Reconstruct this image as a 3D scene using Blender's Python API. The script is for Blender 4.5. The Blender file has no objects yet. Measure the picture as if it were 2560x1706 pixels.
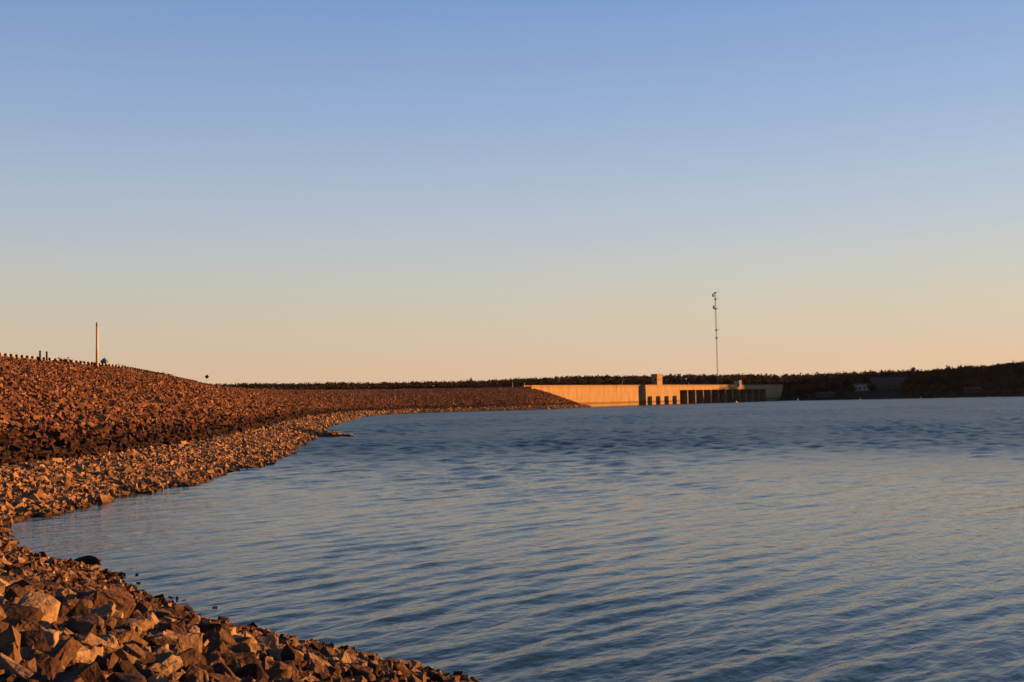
import bpy, bmesh, math, random
import numpy as np
from mathutils import Vector, Matrix, noise as mnoise

random.seed(7)
rng = np.random.default_rng(11)
sc = bpy.context.scene
C = sc.collection

# ------------------------------------------------------------------ camera
PITCH = math.atan(147 / 2745.0)
ROLL = math.radians(1.2)
cd = bpy.data.cameras.new('camera')
cam = bpy.data.objects.new('camera', cd)
C.objects.link(cam)
cd.sensor_width = 36.0
cd.lens = 36.0 * 2745.0 / 2560.0
cd.clip_start = 0.1
cd.clip_end = 60000
fw = Vector((0, math.cos(PITCH), math.sin(PITCH)))
up0 = Vector((0, -math.sin(PITCH), math.cos(PITCH)))
r0 = Vector((1, 0, 0))
rr = r0 * math.cos(ROLL) - up0 * math.sin(ROLL)
uu = up0 * math.cos(ROLL) + r0 * math.sin(ROLL)
m = Matrix((rr, uu, -fw)).transposed().to_4x4()
m.translation = (0, 0, 5.0)
cam.matrix_world = m
sc.camera = cam

# ------------------------------------------------------------------ sky, sun, exposure
EXPOSURE = 1.6
SKY_STRENGTH = 0.1
SKY_GAIN = 2 ** EXPOSURE
SUN_AZ = math.radians(77)      # clockwise from +Y, the way the lens looks
SUN_EL = math.radians(4.6)
w = bpy.data.worlds.new('World')
sc.world = w
w.use_nodes = True
nt = w.node_tree
bg = nt.nodes['Background']
sky = nt.nodes.new('ShaderNodeTexSky')
sky.sky_type = 'NISHITA'
sky.sun_disc = False
sky.sun_elevation = SUN_EL
sky.sun_rotation = SUN_AZ
sky.altitude = 250
sky.air_density = 1.0
sky.dust_density = 1.0
sky.ozone_density = 1.5
# clear evening air: the same colour by height above the horizon all the way round, over the physical sky
tc = nt.nodes.new('ShaderNodeTexCoord')
sep = nt.nodes.new('ShaderNodeSeparateXYZ')
nt.links.new(tc.outputs['Generated'], sep.inputs[0])
rp = nt.nodes.new('ShaderNodeValToRGB')


def lin(c):
    return tuple(((v / 255.0 + 0.055) / 1.055) ** 2.4 if v > 10 else v / 255.0 / 12.92 for v in c)


AIR = [(0.0, (229, 190, 162)), (1.6, (219, 189, 160)), (4.2, (208, 195, 174)), (6.5, (197, 197, 190)), (8.5, (185, 194, 203)), (11.3, (171, 187, 208)),
       (14.5, (153, 176, 211)), (20.0, (126, 159, 205)), (32.0, (78, 114, 160)), (55.0, (46, 76, 114)), (90.0, (32, 54, 84))]
els = rp.color_ramp.elements
while len(els) < len(AIR):
    els.new(0.5)
for e, (d, c) in zip(els, AIR):
    e.position = math.sin(math.radians(d)) ** 0.5
    e.color = (*[v / SKY_GAIN for v in lin(c)], 1)
pw = nt.nodes.new('ShaderNodeMath')
pw.operation = 'POWER'
pw.use_clamp = True
pw.inputs[1].default_value = 0.5
mxz = nt.nodes.new('ShaderNodeMath')
mxz.operation = 'MAXIMUM'
mxz.inputs[1].default_value = 0.0
nt.links.new(sep.outputs[2], mxz.inputs[0])
nt.links.new(mxz.outputs[0], pw.inputs[0])
nt.links.new(pw.outputs[0], rp.inputs[0])
sc_ = nt.nodes.new('ShaderNodeVectorMath')
sc_.operation = 'SCALE'
# a little brighter towards the sun
dt = nt.nodes.new('ShaderNodeVectorMath')
dt.operation = 'DOT_PRODUCT'
dt.inputs[1].default_value = (math.sin(SUN_AZ), math.cos(SUN_AZ), 0)
nt.links.new(tc.outputs['Generated'], dt.inputs[0])
br = nt.nodes.new('ShaderNodeMath')
br.operation = 'MULTIPLY_ADD'
br.inputs[1].default_value = 0.13 / SKY_STRENGTH
br.inputs[2].default_value = 0.975 / SKY_STRENGTH
nt.links.new(dt.outputs['Value'], br.inputs[0])
nt.links.new(br.outputs[0], sc_.inputs['Scale'])
nt.links.new(rp.outputs[0], sc_.inputs[0])
mixs = nt.nodes.new('ShaderNodeMix')
mixs.data_type = 'RGBA'
mixs.inputs[0].default_value = 0.955
nt.links.new(sky.outputs[0], mixs.inputs[6])
nt.links.new(sc_.outputs[0], mixs.inputs[7])
nt.links.new(mixs.outputs[2], bg.inputs[0])
bg.inputs[1].default_value = SKY_STRENGTH

sl = bpy.data.lights.new('sun', 'SUN')
sl.energy = 5.0
sl.angle = math.radians(0.5)
sl.color = (1.0, 0.41, 0.092)
sun = bpy.data.objects.new('sun', sl)
C.objects.link(sun)
sdir = Vector((math.sin(SUN_AZ) * math.cos(SUN_EL), math.cos(SUN_AZ) * math.cos(SUN_EL), math.sin(SUN_EL)))
sun.rotation_euler = sdir.to_track_quat('Z', 'Y').to_euler()
sun.location = (60, 0, 40)

sc.view_settings.view_transform = 'Standard'
sc.view_settings.look = 'None'
sc.view_settings.exposure = EXPOSURE
sc.view_settings.gamma = 1.0
sc.view_settings.use_curve_mapping = False
sc.cycles.max_bounces = 6
sc.cycles.diffuse_bounces = 2
sc.cycles.glossy_bounces = 3
sc.cycles.caustics_reflective = False
sc.cycles.caustics_refractive = False


# ------------------------------------------------------------------ helpers
def tag(o, label=None, cat=None, group=None, kind=None):
    if label: o['label'] = label
    if cat: o['category'] = cat
    if group: o['group'] = group
    if kind: o['kind'] = kind
    return o


def link(name, me, mat=None, parent=None):
    o = bpy.data.objects.new(name, me)
    C.objects.link(o)
    if mat is not None and me is not None and not me.materials:
        me.materials.append(mat)
    if parent is not None:
        o.parent = parent
    return o


def empty(name, loc, rz=0.0):
    o = bpy.data.objects.new(name, None)
    C.objects.link(o)
    o.location = loc
    o.rotation_euler = (0, 0, rz)
    o.empty_display_size = 0.5
    return o


def mesh_np(name, V, F, smooth=False, attrs=None):
    """V (n,3) float, F (m,k) int with one k"""
    V = np.ascontiguousarray(V, dtype=np.float32)
    F = np.ascontiguousarray(F, dtype=np.int32)
    me = bpy.data.meshes.new(name)
    n, (mm, k) = len(V), F.shape
    me.vertices.add(n)
    me.vertices.foreach_set('co', V.ravel())
    me.loops.add(mm * k)
    me.loops.foreach_set('vertex_index', F.ravel())
    me.polygons.add(mm)
    me.polygons.foreach_set('loop_start', np.arange(0, mm * k, k, dtype=np.int32))
    me.polygons.foreach_set('loop_total', np.full(mm, k, dtype=np.int32))
    me.polygons.foreach_set('use_smooth', np.full(mm, smooth, dtype=bool))
    me.update(calc_edges=True)
    if attrs:
        for a, val in attrs.items():
            at = me.attributes.new(a, 'FLOAT', 'POINT')
            at.data.foreach_set('value', np.ascontiguousarray(val, dtype=np.float32))
    return me


def grid_faces(nr, nc):
    i = np.arange(nr - 1)[:, None] * nc + np.arange(nc - 1)[None, :]
    i = i.ravel()
    return np.stack([i, i + 1, i + nc + 1, i + nc], 1)


def bm_box(bm, x0, x1, y0, y1, z0, z1, mtx=None):
    vs = [bm.verts.new((x, y, z)) for z in (z0, z1) for y in (y0, y1) for x in (x0, x1)]
    if mtx is not None:
        for v in vs:
            v.co = mtx @ v.co
    for a in ((0, 2, 3, 1), (4, 5, 7, 6), (0, 1, 5, 4), (2, 6, 7, 3), (0, 4, 6, 2), (1, 3, 7, 5)):
        bm.faces.new([vs[i] for i in a])
    return vs


def bm_tube(bm, p0, p1, ra, rb=None, n=8):
    p0, p1 = Vector(p0), Vector(p1)
    rb = ra if rb is None else rb
    q = (p1 - p0).to_track_quat('Z', 'Y')
    a = []
    b = []
    for k in range(n):
        t = 2 * math.pi * k / n
        d = q @ Vector((math.cos(t), math.sin(t), 0))
        a.append(bm.verts.new(p0 + d * ra))
        b.append(bm.verts.new(p1 + d * rb))
    for k in range(n):
        bm.faces.new((a[k], a[(k + 1) % n], b[(k + 1) % n], b[k]))
    bm.faces.new(a[::-1])
    bm.faces.new(b)


def done(bm, name, smooth=False):
    bmesh.ops.recalc_face_normals(bm, faces=bm.faces)
    me = bpy.data.meshes.new(name)
    bm.to_mesh(me)
    bm.free()
    if smooth:
        for p in me.polygons:
            p.use_smooth = True
    return me


# ------------------------------------------------------------------ materials
def new_mat(name):
    mt = bpy.data.materials.new(name)
    mt.use_nodes = True
    return mt, mt.node_tree.nodes, mt.node_tree.links, mt.node_tree.nodes['Principled BSDF']


def ramp(nodes, stops):
    r = nodes.new('ShaderNodeValToRGB')
    e = r.color_ramp.elements
    while len(e) < len(stops):
        e.new(0.5)
    for k, (p, c) in enumerate(stops):
        e[k].position = p
        e[k].color = (*c, 1)
    return r


def math_node(nodes, links, op, a, b=None, clamp=False):
    n = nodes.new('ShaderNodeMath')
    n.operation = op
    n.use_clamp = clamp
    for k, x in enumerate((a, b)):
        if x is None: continue
        if isinstance(x, (int, float)):
            n.inputs[k].default_value = x
        else:
            links.new(x, n.inputs[k])
    return n.outputs[0]


def plain(name, col, rough=0.8, var=0.25, scale=3.0, metallic=0.0, spec=0.3):
    mt, N, L, B = new_mat(name)
    tc = N.new('ShaderNodeTexCoord')
    nz = N.new('ShaderNodeTexNoise')
    nz.inputs['Scale'].default_value = scale
    nz.inputs['Detail'].default_value = 5
    L.new(tc.outputs['Object'], nz.inputs['Vector'])
    lo = tuple(c * (1 - var) for c in col)
    hi = tuple(min(1, c * (1 + var)) for c in col)
    r = ramp(N, [(0.3, lo), (0.7, hi)])
    L.new(nz.outputs['Fac'], r.inputs[0])
    L.new(r.outputs[0], B.inputs['Base Color'])
    B.inputs['Roughness'].default_value = rough
    B.inputs['Metallic'].default_value = metallic
    B.inputs['Specular IOR Level'].default_value = spec
    return mt


ROCK_STOPS = [(0.0, (0.010, 0.006, 0.005)), (0.3, (0.054, 0.027, 0.016)), (0.62, (0.112, 0.071, 0.044)), (1.0, (0.25, 0.178, 0.112))]


RED_STOPS = [(0.0, (0.010, 0.005, 0.004)), (0.3, (0.056, 0.022, 0.012)), (0.62, (0.120, 0.055, 0.029)), (1.0, (0.22, 0.125, 0.070))]


def rock_material(name, source, stops=ROCK_STOPS):
    """tone from a mesh attribute (loose stone mass) or from the object's own random number"""
    mt, N, L, B = new_mat(name)
    if source == 'attr':
        a = N.new('ShaderNodeAttribute')
        a.attribute_name = 'tone'
        tone = a.outputs['Fac']
    else:
        a = N.new('ShaderNodeAttribute')
        a.attribute_type = 'OBJECT'
        a.attribute_name = 'tone'
        tone = a.outputs['Fac']
    tc = N.new('ShaderNodeNewGeometry')
    nz = N.new('ShaderNodeTexNoise')
    nz.inputs['Scale'].default_value = 5.0
    nz.inputs['Detail'].default_value = 8
    nz.inputs['Roughness'].default_value = 0.65
    L.new(tc.outputs['Position'], nz.inputs['Vector'])
    x = math_node(N, L, 'SUBTRACT', nz.outputs['Fac'], 0.5)
    x = math_node(N, L, 'MULTIPLY', x, 1.1)
    x = math_node(N, L, 'ADD', x, tone, clamp=True)
    r = ramp(N, stops)
    L.new(x, r.inputs[0])
    # lake water keeps the lowest hand's breadth wet
    sp = N.new('ShaderNodeSeparateXYZ')
    L.new(tc.outputs['Position'], sp.inputs[0])
    wet = N.new('ShaderNodeMapRange')
    wet.inputs[1].default_value = 0.03
    wet.inputs[2].default_value = 0.34
    wet.inputs[3].default_value = 0.28
    wet.inputs[4].default_value = 1.0
    L.new(sp.outputs[2], wet.inputs[0])
    mx = N.new('ShaderNodeMix')
    mx.data_type = 'RGBA'
    mx.blend_type = 'MULTIPLY'
    mx.inputs[0].default_value = 1.0
    L.new(r.outputs[0], mx.inputs[6])
    L.new(wet.outputs[0], mx.inputs[7])
    L.new(mx.outputs[2], B.inputs['Base Color'])
    B.inputs['Roughness'].default_value = 0.88
    B.inputs['Specular IOR Level'].default_value = 0.2
    n2 = N.new('ShaderNodeTexNoise')
    n2.inputs['Scale'].default_value = 14
    n2.inputs['Detail'].default_value = 6
    L.new(tc.outputs['Position'], n2.inputs['Vector'])
    bp = N.new('ShaderNodeBump')
    bp.inputs['Strength'].default_value = 0.8
    bp.inputs['Distance'].default_value = 0.06
    L.new(n2.outputs['Fac'], bp.inputs['Height'])
    L.new(bp.outputs[0], B.inputs['Normal'])
    return mt


M_STONE = rock_material('loose_stone', 'attr')
SHELF_STOPS = [(0.0, (0.012, 0.007, 0.005)), (0.3, (0.060, 0.030, 0.017)), (0.62, (0.130, 0.076, 0.042)), (1.0, (0.27, 0.170, 0.095))]
M_STONE_SHELF = rock_material('shelf_loose_stone', 'attr', SHELF_STOPS)
M_STONE_RED = rock_material('red_loose_stone', 'attr', RED_STOPS)
M_ROCK = rock_material('riprap_rock', 'object')


def gravel_material():
    mt, N, L, B = new_mat('gravel_ground')
    g = N.new('ShaderNodeNewGeometry')
    v = N.new('ShaderNodeTexVoronoi')
    v.inputs['Scale'].default_value = 2.2
    L.new(g.outputs['Position'], v.inputs['Vector'])
    sp = N.new('ShaderNodeSeparateColor')
    L.new(v.outputs['Color'], sp.inputs[0])
    r = ramp(N, [(0.0, (0.012, 0.008, 0.006)), (0.6, (0.035, 0.021, 0.014)), (1.0, (0.07, 0.043, 0.028))])
    L.new(sp.outputs[0], r.inputs[0])
    r2 = ramp(N, [(0.0, (0.05, 0.026, 0.014)), (0.6, (0.105, 0.055, 0.030)), (1.0, (0.15, 0.085, 0.048))])
    L.new(sp.outputs[0], r2.inputs[0])
    cv = N.new('ShaderNodeAttribute')
    cv.attribute_name = 'cover'
    mxc = N.new('ShaderNodeMix')
    mxc.data_type = 'RGBA'
    L.new(cv.outputs['Fac'], mxc.inputs[0])
    L.new(r.outputs[0], mxc.inputs[6])
    L.new(r2.outputs[0], mxc.inputs[7])
    L.new(mxc.outputs[2], B.inputs['Base Color'])
    B.inputs['Roughness'].default_value = 0.95
    B.inputs['Specular IOR Level'].default_value = 0.1
    bp = N.new('ShaderNodeBump')
    bp.inputs['Strength'].default_value = 0.9
    bp.inputs['Distance'].default_value = 0.25
    bp.invert = True
    L.new(v.outputs['Distance'], bp.inputs['Height'])
    L.new(bp.outputs[0], B.inputs['Normal'])
    return mt


M_GRAVEL = gravel_material()


def concrete_material():
    mt, N, L, B = new_mat('weathered_concrete')
    g = N.new('ShaderNodeNewGeometry')
    sp = N.new('ShaderNodeSeparateXYZ')
    L.new(g.outputs['Position'], sp.inputs[0])
    nz = N.new('ShaderNodeTexNoise')
    nz.inputs['Scale'].default_value = 0.22
    nz.inputs['Detail'].default_value = 8
    nz.inputs['Roughness'].default_value = 0.65
    mp = N.new('ShaderNodeMapping')
    mp.inputs['Scale'].default_value = (1.6, 1.6, 0.5)
    L.new(g.outputs['Position'], mp.inputs[0])
    L.new(mp.outputs[0], nz.inputs['Vector'])
    r = ramp(N, [(0.3, (0.20, 0.138, 0.078)), (0.5, (0.245, 0.176, 0.102)), (0.7, (0.285, 0.214, 0.128))])
    L.new(nz.outputs['Fac'], r.inputs[0])
    # old water line: a stained course about two metres above the lake
    n2 = N.new('ShaderNodeTexNoise')
    n2.inputs['Scale'].default_value = 0.6
    L.new(g.outputs['Position'], n2.inputs['Vector'])
    zz = math_node(N, L, 'ADD', sp.outputs[2], math_node(N, L, 'MULTIPLY', math_node(N, L, 'SUBTRACT', n2.outputs['Fac'], 0.5), 0.9))
    zs = math_node(N, L, 'DIVIDE', zz, 14.0, clamp=True)
    st = ramp(N, [(0.0, (0.6, 0.55, 0.5)), (0.03, (0.92, 0.85, 0.75)), (0.09, (0.86, 0.76, 0.64)), (0.125, (0.50, 0.37, 0.25)),
                  (0.17, (0.62, 0.5, 0.38)), (0.215, (1, 0.98, 0.95)), (0.78, (1, 0.98, 0.95)), (0.85, (0.84, 0.76, 0.66)), (1.0, (0.95, 0.9, 0.84))])
    L.new(zs, st.inputs[0])
    mx = N.new('ShaderNodeMix')
    mx.data_type = 'RGBA'
    mx.blend_type = 'MULTIPLY'
    mx.inputs[0].default_value = 1.0
    L.new(r.outputs[0], mx.inputs[6])
    L.new(st.outputs[0], mx.inputs[7])
    L.new(mx.outputs[2], B.inputs['Base Color'])
    B.inputs['Roughness'].default_value = 0.9
    B.inputs['Specular IOR Level'].default_value = 0.2
    return mt


M_CONC = concrete_material()
M_CONC_DARK = plain('bay_shade_concrete', (0.15, 0.105, 0.075), 0.95, 0.35, 0.5, spec=0.1)  # pier concrete, colour darkened to deepen the shade in the gate bays
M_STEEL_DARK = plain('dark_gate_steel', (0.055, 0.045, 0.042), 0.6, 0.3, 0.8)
M_GLASS_DARK = plain('dark_window', (0.015, 0.016, 0.018), 0.6, 0.1, 1.0, spec=0.15)
M_POST = plain('dark_timber', (0.022, 0.016, 0.013), 0.9)
M_RAIL = plain('galvanised_steel', (0.42, 0.40, 0.37), 0.5, 0.15, 2.0, metallic=0.3)
M_POLE = plain('pale_pole', (0.42, 0.34, 0.26), 0.7, 0.15, 4)
M_MAST = plain('mast_steel', (0.30, 0.25, 0.21), 0.6, 0.1)
M_DISH = plain('dish_grey', (0.035, 0.032, 0.032), 0.7, 0.1)
M_WHITE = plain('white_buoy', (0.62, 0.60, 0.63), 0.5, 0.08)
M_BLUE = plain('blue_grey_roof', (0.10, 0.15, 0.19), 0.7, 0.1)
M_RUST = plain('red_brown_paint', (0.17, 0.055, 0.030), 0.7, 0.2)
M_BLDG = plain('pale_render', (0.22, 0.215, 0.20), 0.9, 0.08)
M_ROOF = plain('grey_roof', (0.03, 0.028, 0.028), 0.8, 0.15)
M_ASPH = plain('asphalt', (0.05, 0.047, 0.045), 0.9, 0.2, 1.0)
M_BARK = plain('bark', (0.10, 0.065, 0.045), 0.9, 0.3, 2.0)


def leaf_material(name, stops, source):
    mt, N, L, B = new_mat(name)
    if source == 'attr':
        a = N.new('ShaderNodeAttribute')
        a.attribute_name = 'tone'
        x = a.outputs['Fac']
    else:
        oi = N.new('ShaderNodeObjectInfo')
        a = N.new('ShaderNodeAttribute')
        a.attribute_name = 'tone'
        x = math_node(N, L, 'MULTIPLY', oi.outputs['Random'], 0.75)
        x = math_node(N, L, 'ADD', x, math_node(N, L, 'MULTIPLY', a.outputs['Fac'], 0.25))
    r = ramp(N, stops)
    L.new(x, r.inputs[0])
    L.new(r.outputs[0], B.inputs['Base Color'])
    B.inputs['Roughness'].default_value = 0.85
    B.inputs['Specular IOR Level'].default_value = 0.15
    return mt


AUTUMN = [(0.0, (0.007, 0.009, 0.006)), (0.35, (0.015, 0.013, 0.009)), (0.6, (0.032, 0.017, 0.010)), (0.85, (0.054, 0.021, 0.011)), (1.0, (0.06, 0.032, 0.015))]
M_FOREST = leaf_material('autumn_forest', AUTUMN, 'attr')
M_LEAF = leaf_material('autumn_leaves', AUTUMN, 'object')


def land_material():
    mt, N, L, B = new_mat('wooded_land')
    g = N.new('ShaderNodeNewGeometry')
    nz = N.new('ShaderNodeTexNoise')
    nz.inputs['Scale'].default_value = 0.03
    nz.inputs['Detail'].default_value = 8
    L.new(g.outputs['Position'], nz.inputs['Vector'])
    r = ramp(N, [(0.3, (0.011, 0.012, 0.008)), (0.6, (0.025, 0.018, 0.012)), (0.8, (0.038, 0.021, 0.013))])
    L.new(nz.outputs['Fac'], r.inputs[0])
    L.new(r.outputs[0], B.inputs['Base Color'])
    B.inputs['Roughness'].default_value = 0.95
    B.inputs['Specular IOR Level'].default_value = 0.1
    return mt


M_LAND = land_material()


def water_material():
    mt, N, L, B = new_mat('lake_water')
    B.inputs['Base Color'].default_value = (0.012, 0.043, 0.062, 1)
    B.inputs['IOR'].default_value = 1.333
    B.inputs['Specular IOR Level'].default_value = 0.22
    B.inputs['Roughness'].default_value = 0.06
    g = N.new('ShaderNodeNewGeometry')
    mp = N.new('ShaderNodeMapping')
    mp.inputs['Rotation'].default_value = (0, 0, math.radians(-47))
    L.new(g.outputs['Position'], mp.inputs[0])
    mp2 = N.new('ShaderNodeMapping')
    mp2.inputs['Scale'].default_value = (0.45, 1.0, 1.0)
    L.new(mp.outputs[0], mp2.inputs[0])
    h = fine = None
    for s, amp in ((0.06, 7.0), (0.16, 4.5), (0.45, 3.0), (1.7, 0.34), (4.0, 0.17), (8.5, 0.06)):
        nz = N.new('ShaderNodeTexNoise')
        nz.inputs['Scale'].default_value = s
        nz.inputs['Detail'].default_value = 3
        nz.inputs['Roughness'].default_value = 0.55
        L.new(mp2.outputs[0], nz.inputs['Vector'])
        x = math_node(N, L, 'MULTIPLY', nz.outputs['Fac'], amp)
        if s > 1:
            fine = x if fine is None else math_node(N, L, 'ADD', fine, x)
            continue
        h = x if h is None else math_node(N, L, 'ADD', h, x)
    # gusts roughen some stretches of the lake more than others
    gu = N.new('ShaderNodeTexNoise')
    gu.inputs['Scale'].default_value = 0.012
    gu.inputs['Detail'].default_value = 3
    L.new(g.outputs['Position'], gu.inputs['Vector'])
    at = N.new('ShaderNodeAttribute')
    at.attribute_name = 'rough'
    mr = N.new('ShaderNodeMapRange')
    mr.inputs[1].default_value = 0.35
    mr.inputs[2].default_value = 0.68
    mr.inputs[3].default_value = 0.55
    mr.inputs[4].default_value = 1.25
    L.new(gu.outputs['Fac'], mr.inputs[0])
    L.new(math_node(N, L, 'MULTIPLY_ADD', math_node(N, L, 'POWER', at.outputs['Fac'], 1.6), 0.30), B.inputs['Roughness'])
    B.inputs['Roughness'].links[0].from_node.inputs[2].default_value = 0.05
    d = math_node(N, L, 'MULTIPLY', mr.outputs[0], at.outputs['Fac'])
    h = math_node(N, L, 'ADD', math_node(N, L, 'MULTIPLY', h, d), math_node(N, L, 'MULTIPLY', fine, mr.outputs[0]))
    bp = N.new('ShaderNodeBump')
    bp.inputs['Strength'].default_value = 1.0
    bp.inputs['Distance'].default_value = 0.16
    L.new(h, bp.inputs['Height'])
    L.new(bp.outputs[0], B.inputs['Normal'])
    return mt


M_WATER = water_material()

# ------------------------------------------------------------------ the embankment: shore line, crest line, profile between
PAIRS = np.array([
    # shore x, y      crest x, y     near
    (34, -52, 6, -92, 1), (14, 1, -20, -28, 1), (4.5, 13.0, -28, -12, 1), (-1.15, 19.5, -33, -3, 1), (-3.5, 21.8, -36, 2, 1), (-5.7, 24.4, -39, 7, 1),
    (-8.3, 27.3, -42, 12, 1), (-12.5, 32.8, -47, 22, 1), (-16.4, 36.9, -52, 34, 0.9), (-20.5, 43.0, -58, 52, 0.5),
    (-22.5, 47.6, -62, 76, 0.15), (-22.8, 57, -66, 100, 0), (-21.4, 73, -69, 126, 0), (-21.6, 100, -71.5, 150, 0), (-24.6, 122, -72.3, 168, 0),
    (-27.0, 140, -72.8, 186, 0), (-29.5, 160, -73.6, 202, 0), (-32.0, 174, -75.5, 218, 0), (-35.0, 192, -78, 236, 0), (-41, 245, -83, 268, 0),
    (-47, 300, -92, 325, 0), (-51, 348, -97, 365, 0), (-54.5, 400, -102, 420, 0), (-54, 442, -100, 468, 0), (-48.5, 472, -87, 501, 0),
    (-37, 496, -67, 530, 0), (-18, 513, -44, 551, 0), (5, 533, -19, 569, 0), (23, 555, -2, 580, 0), (35, 581, 6.5, 586, 0),
    (41.5, 608, 9.2, 588.5, 0), (44, 633, 10, 590.5, 0), (40, 636, 10.4, 591, 0)])
_mid = PAIRS[:, :2] * 0.7 + PAIRS[:, 2:4] * 0.3
_t = np.concatenate([[0], np.cumsum(np.hypot(*np.diff(_mid, axis=0).T))])
T_END = _t[-1]


def pair_at(t):
    return [np.interp(t, _t, PAIRS[:, k]) for k in range(5)]


PW = np.array([-0.8, 0.0, 0.09, 0.165, 0.185, 0.215, 0.6, 1.0, 1.06, 1.34, 1.42, 2.6])
PZ = np.array([-6.0, 0.0, 0.85, 1.45, 1.45, 2.15, 7.3, 12.4, 12.5, 12.5, 12.2, 3.0])
NW = np.array([-0.8, 0.0, 0.20, 0.60, 1.0, 1.06, 1.34, 1.42, 2.6])
NZ = np.array([-6.0, 0.0, 2.40, 7.3, 12.4, 12.5, 12.5, 12.2, 3.0])


def bank(t, wv):
    sx, sy, cx, cy, nr = pair_at(t)
    # small uneven bays and points along the water
    ed = (np.sin(t * 0.31) + 0.7 * np.sin(t * 0.83 + 1.3) + 0.5 * np.sin(t * 1.9 + 0.4)) * 0.009 * np.clip(1 - wv * 4, 0, 1)
    ed = ed + np.exp(-((t - T_SPIT) / 4.0) ** 2) * 0.16 * np.clip(1 - wv * 6, 0, 1)
    wx = wv - ed
    x = sx + (cx - sx) * wx
    y = sy + (cy - sy) * wx
    z = np.interp(wv, PW, PZ) * (1 - nr) + np.interp(wv, NW, NZ) * nr
    lower = np.clip((t - _t[17]) / (_t[21] - _t[17]), 0, 1) * 0.95
    z = z - lower * np.clip(wv, 0, 1) ** 1.5
    return x, y, z


T_SPIT = float(_t[17])

ts = np.concatenate([np.arange(0, 260, 0.8), np.arange(260, T_END, 2.0), [T_END]])
ws = np.concatenate([[-0.8, -0.4, -0.2, -0.1], np.arange(-0.05, 0.32, 0.02), np.arange(0.34, 1.0, 0.06), [1.0, 1.03, 1.06, 1.2, 1.34, 1.42, 1.8, 2.6]])
TT, WW = np.meshgrid(ts, ws, indexing='ij')
WW = np.minimum(WW, np.interp(TT, [_t[24], _t[28]], [2.6, 1.08]))        # the end cone has no far side: the wall stands there
X, Y, Z = bank(TT, WW)
lump = np.array([mnoise.noise(Vector((x * 0.9, y * 0.9, 0))) for x, y in zip(X.ravel(), Y.ravel())]).reshape(X.shape)
Z = Z + lump * 0.10 * ((WW < 1.0) & (WW > -0.15))
bank_me = mesh_np('embankment', np.stack([X, Y, Z], -1).reshape(-1, 3), grid_faces(len(ts), len(ws))[:, ::-1], smooth=True, attrs={'cover': np.clip((TT - _t[17]) / (_t[20] - _t[17]), 0, 1).ravel()})
emb = link('embankment', bank_me, M_GRAVEL)
tag(emb, 'long curving rock faced dam embankment on the left of the lake', kind='structure')

# crest road
tr = np.arange(60, _t[24], 2.0)
xa, ya, za = bank(tr, np.full_like(tr, 1.10))
xb, yb, zb = bank(tr, np.full_like(tr, 1.30))
V = np.stack([np.stack([xa, ya, za + 0.012], -1), np.stack([xb, yb, zb + 0.012], -1)], 1).reshape(-1, 3)
rd = link('crest_road', mesh_np('crest_road', V, grid_faces(len(tr), 2)), M_ASPH)
tag(rd, 'asphalt road along the top of the embankment', kind='structure')


# ------------------------------------------------------------------ land beyond the dam and round the right shore
D2 = np.array([0.58, 0.8146])         # along the concrete dam, away from the camera
N2 = np.array([0.8146, -0.58])        # its face, towards the lake
P0 = np.array([80.0, 686.0])


def along(s, n=0.0):
    return P0 + D2 * s + N2 * n


cr = PAIRS[13:27, 2:4] + np.array([(-12, 5)] * 14)
BD = np.vstack([[(-150, -250), (-90, -60), (-95, 60)], cr, [along(-119, -14), along(0, -16), along(189, -12), along(214, -2)],
                [(212, 836), (219, 815), (246, 801), (272, 796), (312, 786), (360, 772), (420, 772), (520, 785), (700, 830), (1100, 960), (2600, 1500)]])


def signed(px, py):
    best = np.full(px.shape, 1e18)
    sg = np.ones(px.shape)
    for a, b in zip(BD[:-1], BD[1:]):
        d = b - a
        u = np.clip(((px - a[0]) * d[0] + (py - a[1]) * d[1]) / (d @ d), 0, 1)
        qx, qy = px - (a[0] + d[0] * u), py - (a[1] + d[1] * u)
        dd = qx * qx + qy * qy
        cr_ = d[0] * qy - d[1] * qx
        mk = dd < best
        best = np.where(mk, dd, best)
        sg = np.where(mk, np.sign(cr_), sg)
    return np.sqrt(best) * sg


def nz2(x, y, s, seed=0.0):
    return np.array([mnoise.fractal(Vector((a * s, b * s, seed)), 1.0, 2.0, 5) for a, b in zip(np.ravel(x), np.ravel(y))]).reshape(np.shape(x))


def sstep(x, a, b):
    u = np.clip((x - a) / (b - a), 0, 1)
    return u * u * (3 - 2 * u)


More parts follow.
